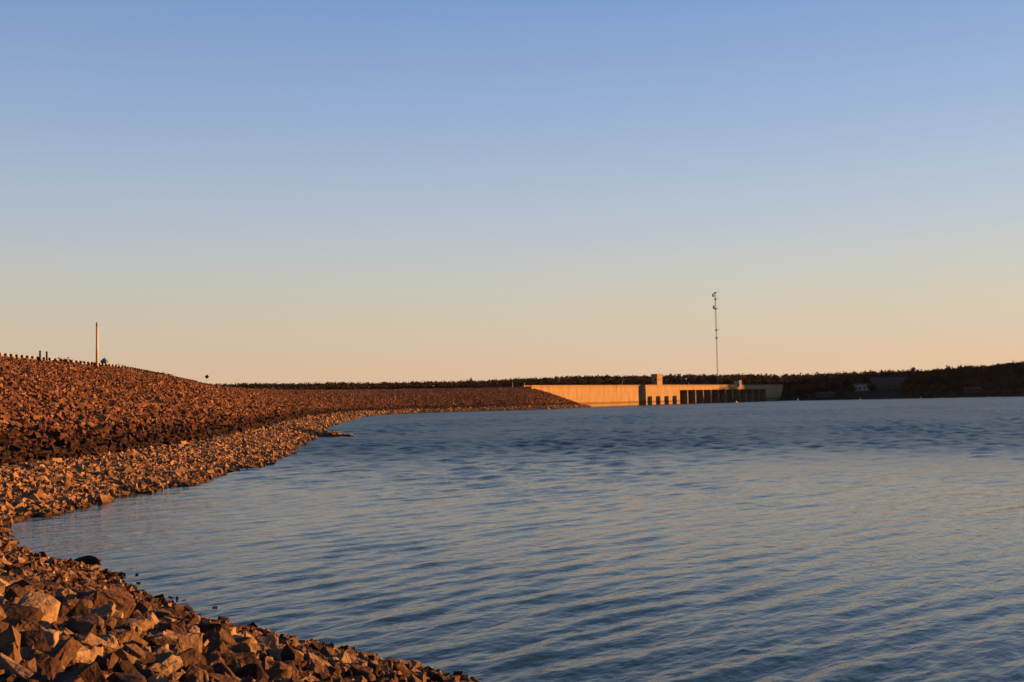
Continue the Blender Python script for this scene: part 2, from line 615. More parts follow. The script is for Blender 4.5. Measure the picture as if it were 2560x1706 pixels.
def land_z(x, y):
    s = signed(x, y)
    r = np.hypot(x, y)
    ang = np.degrees(np.arctan2(x, y))
    right = sstep(ang, 8.0, 12.5)
    z = np.where(s < 0, np.maximum(-8, s * 0.25), 0.0)
    # right shore hill, a little higher further right
    hill = np.interp(s, [0, 6, 20, 60, 140, 240, 500, 1200], [0, 1.2, 3.5, 8, 14.5, 18, 20, 22])
    hill = hill * (1 + 0.55 * sstep(ang, 20, 30))
    # valley floor below the dam, then a low wooded rise, then far hills
    vale = np.interp(r, [0, 600, 900, 1200, 1900, 2600, 9000], [3, 3, 9, 22.5, 18, 16, 14]) * sstep(s, 0, 12)
    hill = hill + 27 * np.exp(-(((x - 580) / 88) ** 2 + ((y - 885) / 88) ** 2) / 1.0) * sstep(s, 0, 30)
    z = np.where(s > 0, vale * (1 - right) + hill * right, z)
    bump = nz2(x, y, 1 / 190.0, 3.1)
    z = z + np.where(s > 0, bump * 5.0 * sstep(r, 850, 1400), 0)
    far = sstep(r, 2300, 3300) * (16 + 30 * np.exp(-((ang - 3.4) / 1.9) ** 2) + 32 * np.exp(-((ang + 2.2) / 0.9) ** 2) + 22 * np.exp(-((ang - 7) / 2.2) ** 2)) + sstep(r, 2300, 3000) * 5 * nz2(x, y, 1 / 160.0, 9.0)
    return z + np.where(s > 0, far, 0)


rs = np.concatenate([np.arange(60, 560, 20), np.arange(560, 1150, 7), np.arange(1150, 1700, 18), np.arange(1700, 3800, 45), np.arange(3800, 9000, 300)])
an = np.radians(np.concatenate([np.arange(-100, -36, 4), np.arange(-36, -28, 1.0), np.arange(-28, 40, 0.3), np.arange(40, 100, 4)]))
RR, AA = np.meshgrid(rs, an, indexing='ij')
LX, LY = RR * np.sin(AA), RR * np.cos(AA)
LZ = land_z(LX, LY)
land = link('land', mesh_np('land', np.stack([LX, LY, LZ], -1).reshape(-1, 3), grid_faces(len(rs), len(an))[:, ::-1], smooth=True), M_LAND)
tag(land, 'wooded hills and valley land beyond the dam and the right shore', kind='structure')


# ------------------------------------------------------------------ lake
def make_water():
    r = [11.0]
    while r[-1] < 760:
        r.append(r[-1] + max(0.085, 0.0058 * r[-1]))
    while r[-1] < 3200:
        r.append(r[-1] * 1.03)
    r = np.array(r)
    a = np.radians(np.concatenate([np.arange(-100, -31, 3), np.arange(-31, 31, 0.19), np.arange(31, 101, 3)]))
    R_, A_ = np.meshgrid(r, a, indexing='ij')
    x, y = R_ * np.sin(A_), R_ * np.cos(A_)
    z = np.zeros_like(x)
    g = np.random.default_rng(5)
    base = math.radians(-43)          # travel direction of the waves
    gust = 0.72 + 0.28 * np.sin(x * 0.11 + y * 0.05 + 1) * np.sin(y * 0.07 - x * 0.04) + 0.2 * np.sin(x * 0.031 - y * 0.043)
    far_sea = sstep(R_, 26, 130)
    for lo, hi, n, spread, slope, rmax in ((2.4, 5.0, 40, 45, 0.15, 0), (0.95, 1.9, 22, 11, 0.105, 260),
                                           (0.42, 0.85, 30, 22, 0.095, 100), (0.18, 0.40, 28, 45, 0.085, 45)):
        for k in range(n):
            lam = math.exp(g.uniform(math.log(lo), math.log(hi)))
            th = base + math.radians(g.normal(0, spread))
            kk = 2 * math.pi / lam
            amp = slope * math.sqrt(2.0 / n) / kk
            ph = g.uniform(0, 6.28)
            fade = far_sea if rmax == 0 else np.clip((rmax - R_) / (0.45 * rmax), 0, 1)
            z += amp * np.sin(kk * (math.cos(th) * x + math.sin(th) * y) + ph) * fade
    # shelter behind the near bank
    calm = sstep(x + 0.22 * (y - 40), -24, -2) * 0.55 + 0.45
    z *= gust * calm
    rough = (0.12 + 0.88 * sstep(R_, 22, 130)) * (0.3 + 0.7 * calm)
    # bring it to rest at the far edges of the fine sector
    me = mesh_np('lake', np.stack([x, y, z], -1).reshape(-1, 3), grid_faces(len(r), len(a))[:, ::-1], smooth=True, attrs={'rough': rough.ravel()})
    o = link('lake_water', me, M_WATER)
    tag(o, 'rippled blue lake reflecting the evening sky', kind='structure')


make_water()


# ------------------------------------------------------------------ stones
def hull(npts, seed, squash=(1, 0.78, 0.6), power=0.6, cuts=0, wob=0.0):
    g = np.random.default_rng(seed)
    p = g.normal(size=(npts, 3))
    p /= np.linalg.norm(p, axis=1)[:, None]
    p = np.sign(p) * np.abs(p) ** power          # towards a rounded block
    p *= g.uniform(0.78, 1.08, size=(npts, 1)) * 0.62
    p *= np.array(squash)
    bm = bmesh.new()
    for q in p:
        bm.verts.new(q)
    r = bmesh.ops.convex_hull(bm, input=bm.verts)
    junk = [v for v in bm.verts if not v.link_faces]
    bmesh.ops.delete(bm, geom=junk, context='VERTS')
    if cuts:
        bmesh.ops.dissolve_limit(bm, angle_limit=math.radians(12), verts=bm.verts, edges=bm.edges)
        bmesh.ops.bevel(bm, geom=list(bm.edges), offset=0.022, segments=1, affect='EDGES', clamp_overlap=True)
        bmesh.ops.triangulate(bm, faces=bm.faces)
        bmesh.ops.subdivide_edges(bm, edges=[e for e in bm.edges if e.calc_length() > 0.16], cuts=1, use_grid_fill=True)
        for v in bm.verts:
            d = mnoise.fractal(v.co * 3.2 + Vector((seed, 0, 0)), 1.0, 2.0, 4)
            v.co += v.co.normalized() * d * wob
    bmesh.ops.triangulate(bm, faces=bm.faces)
    bmesh.ops.recalc_face_normals(bm, faces=bm.faces)
    return bm


def hull_arrays(*a, **k):
    bm = hull(*a, **k)
    bm.verts.index_update()
    V = np.array([v.co[:] for v in bm.verts])
    F = np.array([[v.index for v in f.verts] for f in bm.faces])
    bm.free()
    return V, F


SQ = [(1, .8, .62), (1, .62, .5), (1, .9, .75), (1, .7, .4), (1, .85, .5), (1.1, .55, .45), (.95, .85, .8), (1, .75, .55)]


def block_arrays(seed, squash):
    """a broken block: eight jittered corners"""
    g = np.random.default_rng(seed)
    V = np.array([(x, y, z) for z in (-1, 1) for y in (-1, 1) for x in (-1, 1)], float) * 0.42
    V += g.uniform(-0.17, 0.17, V.shape)
    V *= np.array(squash)
    F = np.array([(0, 2, 3), (0, 3, 1), (4, 5, 7), (4, 7, 6), (0, 1, 5), (0, 5, 4), (2, 6, 7), (2, 7, 3), (0, 4, 6), (0, 6, 2), (1, 3, 7), (1, 7, 5)])
    return V, F


HULLS_S = [block_arrays(400 + k, SQ[k % 8]) for k in range(16)] + [hull_arrays(10, 100 + k, SQ[k % 8], 0.6) for k in range(4)]
HULLS_M = [hull_arrays(11, 200 + k, SQ[k % 8], 0.55) for k in range(12)] + HULLS_S[:6]


def rot_mats(n, tilt, g):
    yaw = g.uniform(0, 2 * np.pi, n)
    ax = g.normal(0, tilt, n)
    ay = g.normal(0, tilt, n)
    cz, sz, cx, sx, cy, sy = np.cos(yaw), np.sin(yaw), np.cos(ax), np.sin(ax), np.cos(ay), np.sin(ay)
    Rz = np.zeros((n, 3, 3)); Rx = np.zeros((n, 3, 3)); Ry = np.zeros((n, 3, 3))
    Rz[:, 0, 0] = cz; Rz[:, 0, 1] = -sz; Rz[:, 1, 0] = sz; Rz[:, 1, 1] = cz; Rz[:, 2, 2] = 1
    Rx[:, 0, 0] = 1; Rx[:, 1, 1] = cx; Rx[:, 1, 2] = -sx; Rx[:, 2, 1] = sx; Rx[:, 2, 2] = cx
    Ry[:, 1, 1] = 1; Ry[:, 0, 0] = cy; Ry[:, 0, 2] = sy; Ry[:, 2, 0] = -sy; Ry[:, 2, 2] = cy
    return Ry @ Rx @ Rz


def stone_mass(name, label, pos, size, tone, hulls, tilt, seed, mat=None):
    g = np.random.default_rng(seed)
    n = len(pos)
    R_ = rot_mats(n, tilt, g)
    which = g.integers(0, len(hulls), n)
    Vs, Fs, Ts = [], [], []
    off = 0
    for k, (hv, hf) in enumerate(hulls):
        idx = np.nonzero(which == k)[0]
        if not len(idx): continue
        v = np.einsum('nij,vj->nvi', R_[idx], hv) * size[idx, None, None] + pos[idx, None, :]
        Vs.append(v.reshape(-1, 3))
        f = hf[None] + (off + np.arange(len(idx)) * len(hv))[:, None, None]
        Fs.append(f.reshape(-1, 3))
        Ts.append(np.repeat(tone[idx], len(hv)))
        off += len(idx) * len(hv)
    me = mesh_np(name, np.concatenate(Vs), np.concatenate(Fs), attrs={'tone': np.concatenate(Ts)})
    o = link(name, me, mat or M_STONE)
    tag(o, label, kind='stuff')
    return o


def strip(t0, t1, w0, w1, step, g):
    """jittered rows of points over a strip of the bank"""
    out = []
    t = t0
    # advance so rows stay about one step apart in the middle of the strip
    while t < t1:
        xa, ya, _ = bank(np.array([t]), np.array([w0]))
        xb, yb, _ = bank(np.array([t]), np.array([w1]))
        L_ = math.hypot(xb[0] - xa[0], yb[0] - ya[0])
        n = max(1, int(L_ / step))
        wv = w0 + (w1 - w0) * (np.arange(n) + g.uniform(0, 1, n)) / n
        out.append(np.stack([t + g.uniform(-0.5, 0.5, n) * step * 1.1, wv], 1))
        t += step * 0.92
    return np.concatenate(out)


def in_view(x, y, pad=0.06):
    return (y > 2) & (np.abs(x / np.maximum(y, 1)) < 0.4665 + pad)


# upper slope of the embankment
g = np.random.default_rng(21)
parts_p, parts_s, parts_t = [], [], []
for (t0, t1, w0, w1, step, lo, hi, far) in (
        (_t[9], _t[14], 0.18, 1.0, 0.375, 0.27, 0.64, 0),
        (_t[14], _t[17], 0.18, 1.0, 0.46, 0.33, 0.70, 0),
        (_t[17], _t[20], 0.18, 1.0, 0.62, 0.42, 0.85, 0),
        (_t[20], _t[24], 0.18, 1.0, 0.85, 0.42, 0.75, 1),
        (_t[24], T_END - 0.5, 0.18, 1.0, 1.0, 0.4, 0.75, 1)):
    q = strip(t0, t1, w0, w1, step, g)
    x, y, z = bank(q[:, 0], q[:, 1])
    k = in_view(x, y)
    q, x, y, z = q[k], x[k], y[k], z[k]
    n = len(x)
    # heavier blocks low on the slope
    s = np.exp(g.normal(math.log((lo + hi) / 2 * 0.92), 0.30, n)) * (1.28 - 0.62 * q[:, 1])
    s = np.clip(s, lo * 0.6, hi * 1.5)
    tone = np.clip(g.normal(0.57, 0.2, n), 0.02, 0.95)
    stain = np.clip((0.31 - q[:, 1]) / 0.09, 0, 1)
    tone = tone * (1 - 0.85 * stain)
    parts_p.append(np.stack([x, y, z + s * g.uniform(-0.12, 0.34, n)], 1))
    parts_s.append(s)
    parts_t.append(tone)
stone_mass('riprap_stones', 'red brown riprap stones covering the upper embankment slope', np.concatenate(parts_p), np.concatenate(parts_s),
           np.concatenate(parts_t), HULLS_S, 0.8, 31, M_STONE_RED)

# paler low shelf of smaller stones along the water
parts_p, parts_s, parts_t = [], [], []
for (t0, t1, w0, w1, step, lo, hi) in (
        (_t[8], _t[12], -0.012, 0.185, 0.225, 0.15, 0.44),
        (_t[12], _t[15], -0.012, 0.185, 0.28, 0.2, 0.46),
        (_t[15], _t[19], -0.012, 0.185, 0.36, 0.26, 0.56),
        (_t[19], T_END - 0.5, -0.01, 0.185, 0.7, 0.5, 0.85)):
    q = strip(t0, t1, w0, w1, step, g)
    x, y, z = bank(q[:, 0], q[:, 1])
    k = in_view(x, y)
    q, x, y, z = q[k], x[k], y[k], z[k]
    n = len(x)
    s = np.clip(np.exp(g.normal(math.log((lo + hi) / 2 * 0.9), 0.34, n)), lo * 0.6, hi * 1.7)
    tone = np.clip(g.normal(0.76, 0.17, n), 0.1, 1)
    parts_p.append(np.stack([x, y, z + s * g.uniform(-0.05, 0.25, n)], 1))
    parts_s.append(s)
    parts_t.append(tone)
stone_mass('shelf_stones', 'paler tan stones on the low shelf along the waterline', np.concatenate(parts_p), np.concatenate(parts_s),
           np.concatenate(parts_t), HULLS_S, 0.8, 32, M_STONE_SHELF)

# ------------------------------------------------------------------ near bank: rocks one by one
HERO = [hull(22, 300 + k, SQ[k % 8], 0.5 + 0.02 * (k % 6), cuts=1, wob=0.085) for k in range(22)]
HERO_ME = [done(b, 'rock') for b in HERO]
for me in HERO_ME:
    me.materials.append(M_ROCK)
PLANE_P = np.array([-0.8, 19.8])
PLANE_N = np.array([-0.77, -0.638])


def near_ground(x, y):
    """height of the near bank: search the bank sheet for the point"""
    i = np.argmin((NBX - x) ** 2 + (NBY - y) ** 2)
    return NBZ[i]


tq, wq = np.meshgrid(np.arange(_t[1], _t[11], 0.25), np.arange(-0.12, 0.42, 0.005), indexing='ij')
NBX, NBY, NBZ = [a.ravel() for a in bank(tq, wq)]

special = [
    # name, label, x, y, size(x,y,z), yaw, tilt x, tilt y, lift, tone, mesh
    ('rock', 'big blocky rock with a dark near face, largest on the near bank', -6.54, 17.47, (.86, .7, .8), .5, .1, .1, .18, .36, 2),
    ('rock', 'pale wedge shaped rock in the bottom corner of the near bank', -4.48, 9.98, (.62, .3, .32), -.5, .1, .35, .12, .92, 5),
    ('rock', 'pale lit knob of rock standing just above the pale wedge shaped rock', -5.14, 12.01, (.36, .3, .34), .3, .2, .1, .2, .9, 6),
    ('rock', 'flat topped square rock up the bank from the big blocky rock', -6.4, 15.9, (.5, .46, .4), .25, .05, .1, .12, .55, 0),
    ('rock', 'upright slab of rock lit orange beside a dark boulder on the near bank', -4.05, 13.6, (.42, .24, .58), .7, .15, .1, .2, .66, 14),
    ('rock', 'bright flat stone close to the water on the near bank', -6.74, 20.36, (.42, .34, .16), .2, .05, .12, .14, 1.0, 3),
    ('rock', 'thin pale finger of rock standing upright near the waterline', -3.75, 16.92, (.2, .16, .58), .4, .06, .08, .22, .95, 7),
    ('rock', 'dark square shouldered boulder with a long slab leaning on it', -4.85, 17.4, (.72, .5, .5), -.35, .1, -.1, .14, .12, 10),
    ('rock', 'rough pitted dark brown boulder low on the near bank', -3.15, 14.3, (.62, .5, .46), .1, .1, .05, .12, .28, 9),
    ('rock', 'smooth orange lit rock at the lower edge of the picture beside the rough brown boulder', -2.72, 14.2, (.44, .36, .36), .9, .1, .2, .12, .72, 13),
    ('rock', 'large brown rounded boulder up the bank near the cove', -8.75, 20.3, (.8, .62, .5), .2, .05, .1, .2, .42, 12),
    ('rock', 'broad tan boulder leaning against the large brown rounded boulder', -9.1, 19.4, (.7, .5, .45), -.3, .1, .15, .16, .68, 17),
    ('rock', 'block shaped rock with a dark left face at the end of the shore', -2.93, 19.05, (.34, .32, .34), .5, .1, .1, .14, .6, 1),
    ('rock', 'angular rock with a lit right flank near the lower end of the shoreline', -2.3, 16.75, (.42, .34, .4), .6, .2, .1, .14, .66, 4),
    ('rock', 'long low brown slab lying along the shore behind the rough brown boulder', -3.45, 18.7, (1.7, .34, .24), -.58, .1, .08, .06, .4, 11),
    ('rock', 'dark flat rock lying in the shallow water off the near bank', -14.0, 36.0, (1.0, .55, .5), -.12, .0, .06, .14, .34, 8),
    ('rock', 'dark wide rock with a black near face on the left edge of the near bank', -6.0, 13.25, (.6, .46, .5), .2, .1, .1, .14, .10, 18),
    ('rock', 'rounded orange rock in the middle of the near bank below the big blocky rock', -4.98, 13.95, (.44, .36, .42), 1.1, .1, .1, .18, .5, 19),
]
placed = []
cand = []
for row in special:
    nm, lab, x, y, s, yaw, tx, ty, lift, tone, mi = row
    o = link('rock', HERO_ME[mi])
    z = max(near_ground(x, y), -0.02)
    o.location = (x, y, z + lift * s[2] * 1.3)
    o.scale = [v * 0.88 for v in s]
    o.rotation_euler = (tx, ty, yaw)
    o['tone'] = float(tone)
    tag(o, lab, 'rock', 'riprap rocks on the near bank')
    placed.append((x, y, max(s[0], s[1]) * 0.43))
# the rest: dart throwing, biggest first
g = np.random.default_rng(77)
sizes = np.sort(np.exp(g.normal(math.log(0.25), 0.40, 9000)))[::-1]
sizes = np.clip(sizes, 0.1, 0.6)
rest = []
P_ = np.array(placed)
t_lo, t_hi = _t[2], _t[10]
for s in sizes:
    if len(rest) > 2200: break
    t = g.uniform(t_lo, t_hi)
    wv = g.uniform(0.0, 0.30)
    x, y, z = [float(a[0]) for a in bank(np.array([t]), np.array([wv]))]
    if not (y > 7.5 and abs(x / y) < 0.52) or math.hypot(x, y) < 7:
        continue
    # stones shrink towards the water
    if s > 0.20 + 2.2 * max(wv, 0) + (0.12 if g.random() < 0.08 else 0):
        continue
    d = np.hypot(P_[:, 0] - x, P_[:, 1] - y)
    if np.any(d < (P_[:, 2] + s * 0.5) * 0.72):
        continue
    P_ = np.vstack([P_, (x, y, s * 0.5)])
    rest.append((x, y, z, s, wv))
rest.sort(key=lambda r: -r[3] / math.hypot(r[0], r[1]))


def visible(r):
    return abs(r[0] / r[1]) < 0.466 and (5 - r[2]) / r[1] < 0.31


shown = [r for r in rest if visible(r)]
others = [r for r in rest if not visible(r)]
LABS = [('dark brown angular riprap rock among its neighbours on the near bank', 0.17),
        ('reddish brown angular riprap rock among its neighbours on the near bank', 0.43),
        ('tan sunlit angular riprap rock among its neighbours on the near bank', 0.84)]
# every loose rock is named by its colour and by how far out it lies from the nearest rock with a look of its own
MARKS = ['big blocky dark faced rock', 'pale wedge shaped rock', 'pale lit knob of rock', 'flat topped square rock', 'upright orange slab of rock', 'bright flat shore stone',
         'thin pale finger of rock', 'dark square shouldered boulder', 'rough dark brown boulder', 'smooth orange lit rock', 'large brown rounded boulder', 'broad tan boulder',
         'block shaped shore rock', 'angular lit flank rock', 'long low brown slab', 'dark flat rock in the shallows', 'dark wide left edge rock', 'rounded orange rock']
ORD = ['nearest', 'second', 'third', 'fourth', 'fifth', 'sixth', 'seventh', 'eighth', 'ninth', 'tenth', 'eleventh', 'twelfth', 'thirteenth', 'fourteenth', 'fifteenth',
       'sixteenth', 'seventeenth', 'eighteenth', 'nineteenth', 'twentieth']
to_label = []
for r in shown[:280]:
    x, y, z, s, wv = r
    o = link('rock', HERO_ME[g.integers(0, len(HERO_ME))])
    o.location = (x, y, z + s * g.uniform(0.08, 0.26))
    k = g.choice(3, p=[0.34, 0.45, 0.21])
    o.scale = (s * g.uniform(0.9, 1.25), s * g.uniform(0.75, 1.0), s * g.uniform(0.75, 1.25))
    o.rotation_euler = (g.normal(0, 0.6), g.normal(0, 0.6), g.uniform(0, 6.28))
    o['tone'] = float(np.clip(g.normal(LABS[k][1], 0.07), 0.03, 1))
    to_label.append((o, k, x, y))
_rank = {}
for o, k, x, y in to_label:
    dd = [math.hypot(x - sp[2], y - sp[3]) for sp in special]
    i = int(np.argmin(dd))
    ax, ay = x - special[i][2], y - special[i][3]
    # left / right as the eye sees it from the path, behind = further off
    ang_ = math.atan2(special[i][2], special[i][3])
    lx = ax * math.cos(ang_) - ay * math.sin(ang_)
    ly = ax * math.sin(ang_) + ay * math.cos(ang_)
    side = ('right of' if lx > 0 else 'left of') if abs(lx) > abs(ly) else ('behind' if ly > 0 else 'in front of')
    _rank.setdefault((i, side, k), []).append((dd[i], o))
for (i, side, k), lst in _rank.items():
    col = ['dark brown', 'reddish brown', 'tan sunlit'][k]
    for n_, (_, o) in enumerate(sorted(lst, key=lambda a: a[0])):
        tag(o, f'{col} rock, the {ORD[min(n_, 19)]} such one {side} the {MARKS[i]}', 'rock', 'riprap rocks on the near bank')
left = shown[280:] + others
lp = np.array([(r[0], r[1], r[2] + r[3] * 0.12) for r in left])
lsz = np.array([r[3] for r in left])
lt = np.clip(g.normal(0.5, 0.2, len(left)), 0.05, 1)
# small stones that fill the gaps and line the water
q = strip(_t[2], _t[9] + 4, -0.004, 0.30, 0.17, g)
x, y, z = bank(q[:, 0], q[:, 1])
k = in_view(x, y, 0.1) & (y > 7.5) & (np.hypot(x, y) > 7)
q, x, y, z = q[k], x[k], y[k], z[k]
s = np.clip(np.exp(g.normal(math.log(0.135), 0.4, len(x))), 0.05, 0.3)
sp_ = np.stack([x, y, z + s * g.uniform(-0.1, 0.3, len(x))], 1)
st_ = np.clip(g.normal(0.46, 0.26, len(x)), 0.03, 1)
# a few awash just off the shore
NA = 34
q = np.stack([g.uniform(_t[5], _t[10], NA), -np.abs(g.normal(0.0, 0.012, NA)) - 0.008], 1)
x, y, z = bank(q[:, 0], q[:, 1])
s2 = np.clip(np.exp(g.normal(math.log(0.2), 0.35, NA)), 0.1, 0.4)
sp2 = np.stack([x, y, np.full(NA, -0.01) - s2 * 0.2], 1)
stone_mass('small_stones', 'small loose stones filling the gaps between the rocks of the near bank', np.concatenate([lp, sp_, sp2]),
           np.concatenate([lsz, s, s2]), np.concatenate([lt, st_, np.full(NA, 0.25)]), HULLS_M, 0.8, 33)


# ------------------------------------------------------------------ concrete dam
def frame2(s, n=0.0, z=0.0):
    p = along(s, n)
    return Matrix.Translation((p[0], p[1], z)) @ Matrix.Rotation(math.atan2(D2[1], D2[0]), 4, 'Z')


# local axes: x along the dam away from the camera, -y towards the lake
dam = empty('concrete_dam', (P0[0], P0[1], 0), math.atan2(D2[1], D2[0]))
tag(dam, 'long sunlit concrete dam with a row of spillway gates across the lake', 'dam')
TOP = 12.5


def dam_part(name, boxes, mat=M_CONC, label=None, parent=dam):
    bm = bmesh.new()
    for b in boxes:
        bm_box(bm, *b)
    o = link(name, done(bm, name), mat, parent)
    if label: o['label'] = label
    return o


# retaining wall in pours with recessed joints
x0 = -121.0
k = 0
while x0 < -0.5:
    x1 = min(x0 + 15.1, -0.006)
    dam_part('wall_panel', [(x0 + 0.05, x1 - 0.05, 0.0 + 0.02 * (k % 2), 5.5, -5, TOP - 0.9)])
    x0 += 15.1
    k += 1
dam_part('wall_core', [(-121, -0.1, 0.25, 5.4, -5, TOP - 0.92)])
dam_part('parapet', [(-121, -0.01, -0.12, 0.35, TOP - 0.88, TOP + 0.1), (-121, -0.01, 5.0, 5.4, TOP - 0.88, TOP + 0.1)])
# intake block standing forward of the wall
dam_part('intake_block', [(0.0, 46, -3.2, 12, -5, TOP - 2.6)])
dam_part('block_parapet', [(0.03, 46, -3.0, -2.6, TOP - 2.6, TOP + 0.1), (0.03, 0.45, -2.6, 8, TOP - 2.6, TOP + 0.1)])
for c in (5.0, 16.0, 27.4, 38.6):
    bm = bmesh.new()
    bm_box(bm, c - 0.9, c + 0.9, -5.2, -3.21, -5, 4.9)
    # sloping cap
    vs = bm_box(bm, c - 0.9, c + 0.9, -5.2, -3.21, 4.9, 5.3)
    for v in vs[4:]:
        if v.co.y > -4: v.co.z += 0.15
    link('buttress', done(bm, 'buttress'), M_CONC, dam)
# spillway: piers, deck, gates
SP0, BAY, NB = 46.0, 12.0, 12
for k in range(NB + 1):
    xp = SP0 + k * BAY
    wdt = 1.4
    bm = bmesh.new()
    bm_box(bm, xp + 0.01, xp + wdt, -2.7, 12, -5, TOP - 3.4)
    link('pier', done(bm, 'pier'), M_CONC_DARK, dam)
for k in range(NB):
    xa = SP0 + k * BAY + 1.42
    xb = SP0 + (k + 1) * BAY - 0.01
    gate = bmesh.new()
    # curved skin of a radial gate
    n = 8
    pr = []
    for j in range(n + 1):
        a = -0.55 + 0.95 * j / n
        pr.append((1.2 + 7 * (1 - math.cos(a)), 2.5 + 9.0 * math.sin(a)))
    va = [gate.verts.new((xa, p[0], p[1])) for p in pr]
    vb = [gate.verts.new((xb, p[0], p[1])) for p in pr]
    vc = [gate.verts.new((xa, p[0] + 0.4, p[1])) for p in pr]
    vd = [gate.verts.new((xb, p[0] + 0.4, p[1])) for p in pr]
    for j in range(n):
        gate.faces.new((va[j], vb[j], vb[j + 1], va[j + 1]))
        gate.faces.new((vc[j], vc[j + 1], vd[j + 1], vd[j]))
        gate.faces.new((va[j], va[j + 1], vc[j + 1], vc[j]))
        gate.faces.new((vb[j], vd[j], vd[j + 1], vb[j + 1]))
    gate.faces.new((va[n], vb[n], vd[n], vc[n]))
    gate.faces.new((va[0], vc[0], vd[0], vb[0]))
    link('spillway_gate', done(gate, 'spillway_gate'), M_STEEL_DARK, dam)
dam_part('bridge_deck', [(46.02, 190, -3.18, 12, TOP - 3.38, TOP - 1.55)])
dam_part('bridge_parapet', [(46.02, 190, -2.8, -2.45, TOP - 1.53, TOP + 0.05), (46.02, 190, 11.4, 11.8, TOP - 1.53, TOP + 0.05)])
dam_part('weir_sill', [(46.05, 190, 8, 12, -5, TOP - 3.4)], M_STEEL_DARK)
# end wall running into the hill
bm = bmesh.new()
vs = bm_box(bm, 190.02, 222, -3.4, 10, -5, TOP + 0.1)
for v in vs:
    if v.co.x > 200:
        v.co.x += 3.0 if v.co.z > 5 else -6
link('end_wall', done(bm, 'end_wall'), M_CONC, dam)

# control tower on the intake block
twr = empty('control_tower', (*along(15.5, 0), TOP - 2.6), math.atan2(D2[1], D2[0]))
tag(twr, 'small square control tower with an overhanging roof on top of the concrete dam', 'tower')
dam_part('tower_body', [(0, 7.0, -3.1, 0.9, 0.0, 8.6)], M_CONC, parent=twr)
dam_part('tower_roof', [(-0.3, 7.3, -3.4, 1.2, 8.62, 9.6)], M_CONC, parent=twr)
dam_part('window', [(1.2, 2.4, -3.16, -3.09, 5.4, 6.6)], M_GLASS_DARK, parent=twr)
dam_part('window', [(4.4, 5.6, -3.16, -3.09, 5.4, 6.6)], M_GLASS_DARK, parent=twr)
dam_part('window', [(-0.06, 0.01, -2.4, -1.0, 5.2, 6.6)], M_GLASS_DARK, parent=twr)
dam_part('door', [(-0.06, 0.01, -0.7, 0.3, 2.62, 4.7)], M_STEEL_DARK, parent=twr)
bm = bmesh.new()
bm_tube(bm, (5, -2, 9.6), (5, -2, 14.0), 0.09, 0.05)
bm_tube(bm, (4.5, -2, 12.6), (5.5, -2, 12.6), 0.05)
link('antenna', done(bm, 'antenna'), M_MAST, twr)

# hoist house near the far end of the spillway
hh = empty('hoist_house', (*along(139, 1.5), TOP - 1.52), math.atan2(D2[1], D2[0]))
tag(hh, 'small pale hoist house on the spillway deck near its far end', 'hut')
dam_part('house_body', [(0, 4.6, -2.6, 1.5, 0.0, 4.4)], M_BLDG, parent=hh)
dam_part('house_roof', [(-0.3, 4.9, -2.9, 1.8, 4.42, 4.9)], M_ROOF, parent=hh)
dam_part('door', [(1.6, 2.9, -2.66, -2.59, 1.5, 3.8)], M_STEEL_DARK, parent=hh)

# lamp posts on the dam crest
for s, n, z0, hgt, lab in ((-136, -1.5, 11.5, 2.6, 'small pale post on the crest left of the concrete wall'),
                           (-126, -1.0, 11.5, 2.2, 'small pale post on the crest at the start of the concrete wall'),
                           (-28, 2.5, TOP - 0.9, 3.0, 'short lamp post standing on the concrete wall left of the tower'),
                           (62, 2, TOP - 1.55, 3.0, 'short lamp post standing on the spillway deck')):
    p = along(s, n)
    bm = bmesh.new()
    bm_tube(bm, (0, 0, 0), (0, 0, hgt), 0.14, 0.10)
    o = empty('lamp_post', (p[0], p[1], z0))
    tag(o, lab, 'post', 'small posts along the dam crest')
    link('post_shaft', done(bm, 'post_shaft'), M_POLE, o)
    bm = bmesh.new()
    bm_box(bm, -0.35, 0.35, -0.2, 0.2, hgt, hgt + 0.28)
    link('lamp_head', done(bm, 'lamp_head'), M_POLE, o)

# ------------------------------------------------------------------ guardrail and furniture on the crest
gr = empty('guardrail', (-72, 160, 12.5))
tag(gr, 'dark posted guardrail running along the crest of the rock embankment', 'guardrail')
gm = bmesh.new()
bm_box(gm, -0.15, 0.15, -0.12, 0.12, -0.3, 0.80)
post_me = done(gm, 'post')
post_me.materials.append(M_POST)
tp = np.arange(_t[12], _t[20], 2.3)
gx, gy, gz = bank(tp, np.full_like(tp, 1.03))
mi = gr.matrix_basis.inverted()
for k in range(len(tp)):
    o = bpy.data.objects.new('post', post_me)
    C.objects.link(o)
    o.parent = gr
    o.location = (gx[k] + 72, gy[k] - 160, gz[k] - 12.5)
    a = math.atan2(gy[min(k + 1, len(tp) - 1)] - gy[max(k - 1, 0)], gx[min(k + 1, len(tp) - 1)] - gx[max(k - 1, 0)])
    o.rotation_euler = (0, 0, a)
prof = [(-0.02, 0.48), (0.05, 0.54), (0.0, 0.62), (0.05, 0.70), (-0.02, 0.78), (-0.06, 0.78), (0.01, 0.70), (-0.04, 0.62), (0.01, 0.54), (-0.06, 0.48)]
V = []
dx = np.gradient(gx); dy = np.gradient(gy)
ln = np.hypot(dx, dy)
nx, ny = -dy / ln, dx / ln          # inland side
for k in range(len(tp)):
    for (o_, z_) in prof:
        V.append((gx[k] + nx[k] * (0.21 - o_) - -72, gy[k] + ny[k] * (0.21 - o_) - 160, gz[k] + z_ - 12.5))
npf = len(prof)
F = []
for k in range(len(tp) - 1):
    for j in range(npf):
        F.append((k * npf + j, k * npf + (j + 1) % npf, (k + 1) * npf + (j + 1) % npf, (k + 1) * npf + j))
link('rail_beam', mesh_np('rail_beam', np.array(V), np.array(F)), M_RAIL, gr)

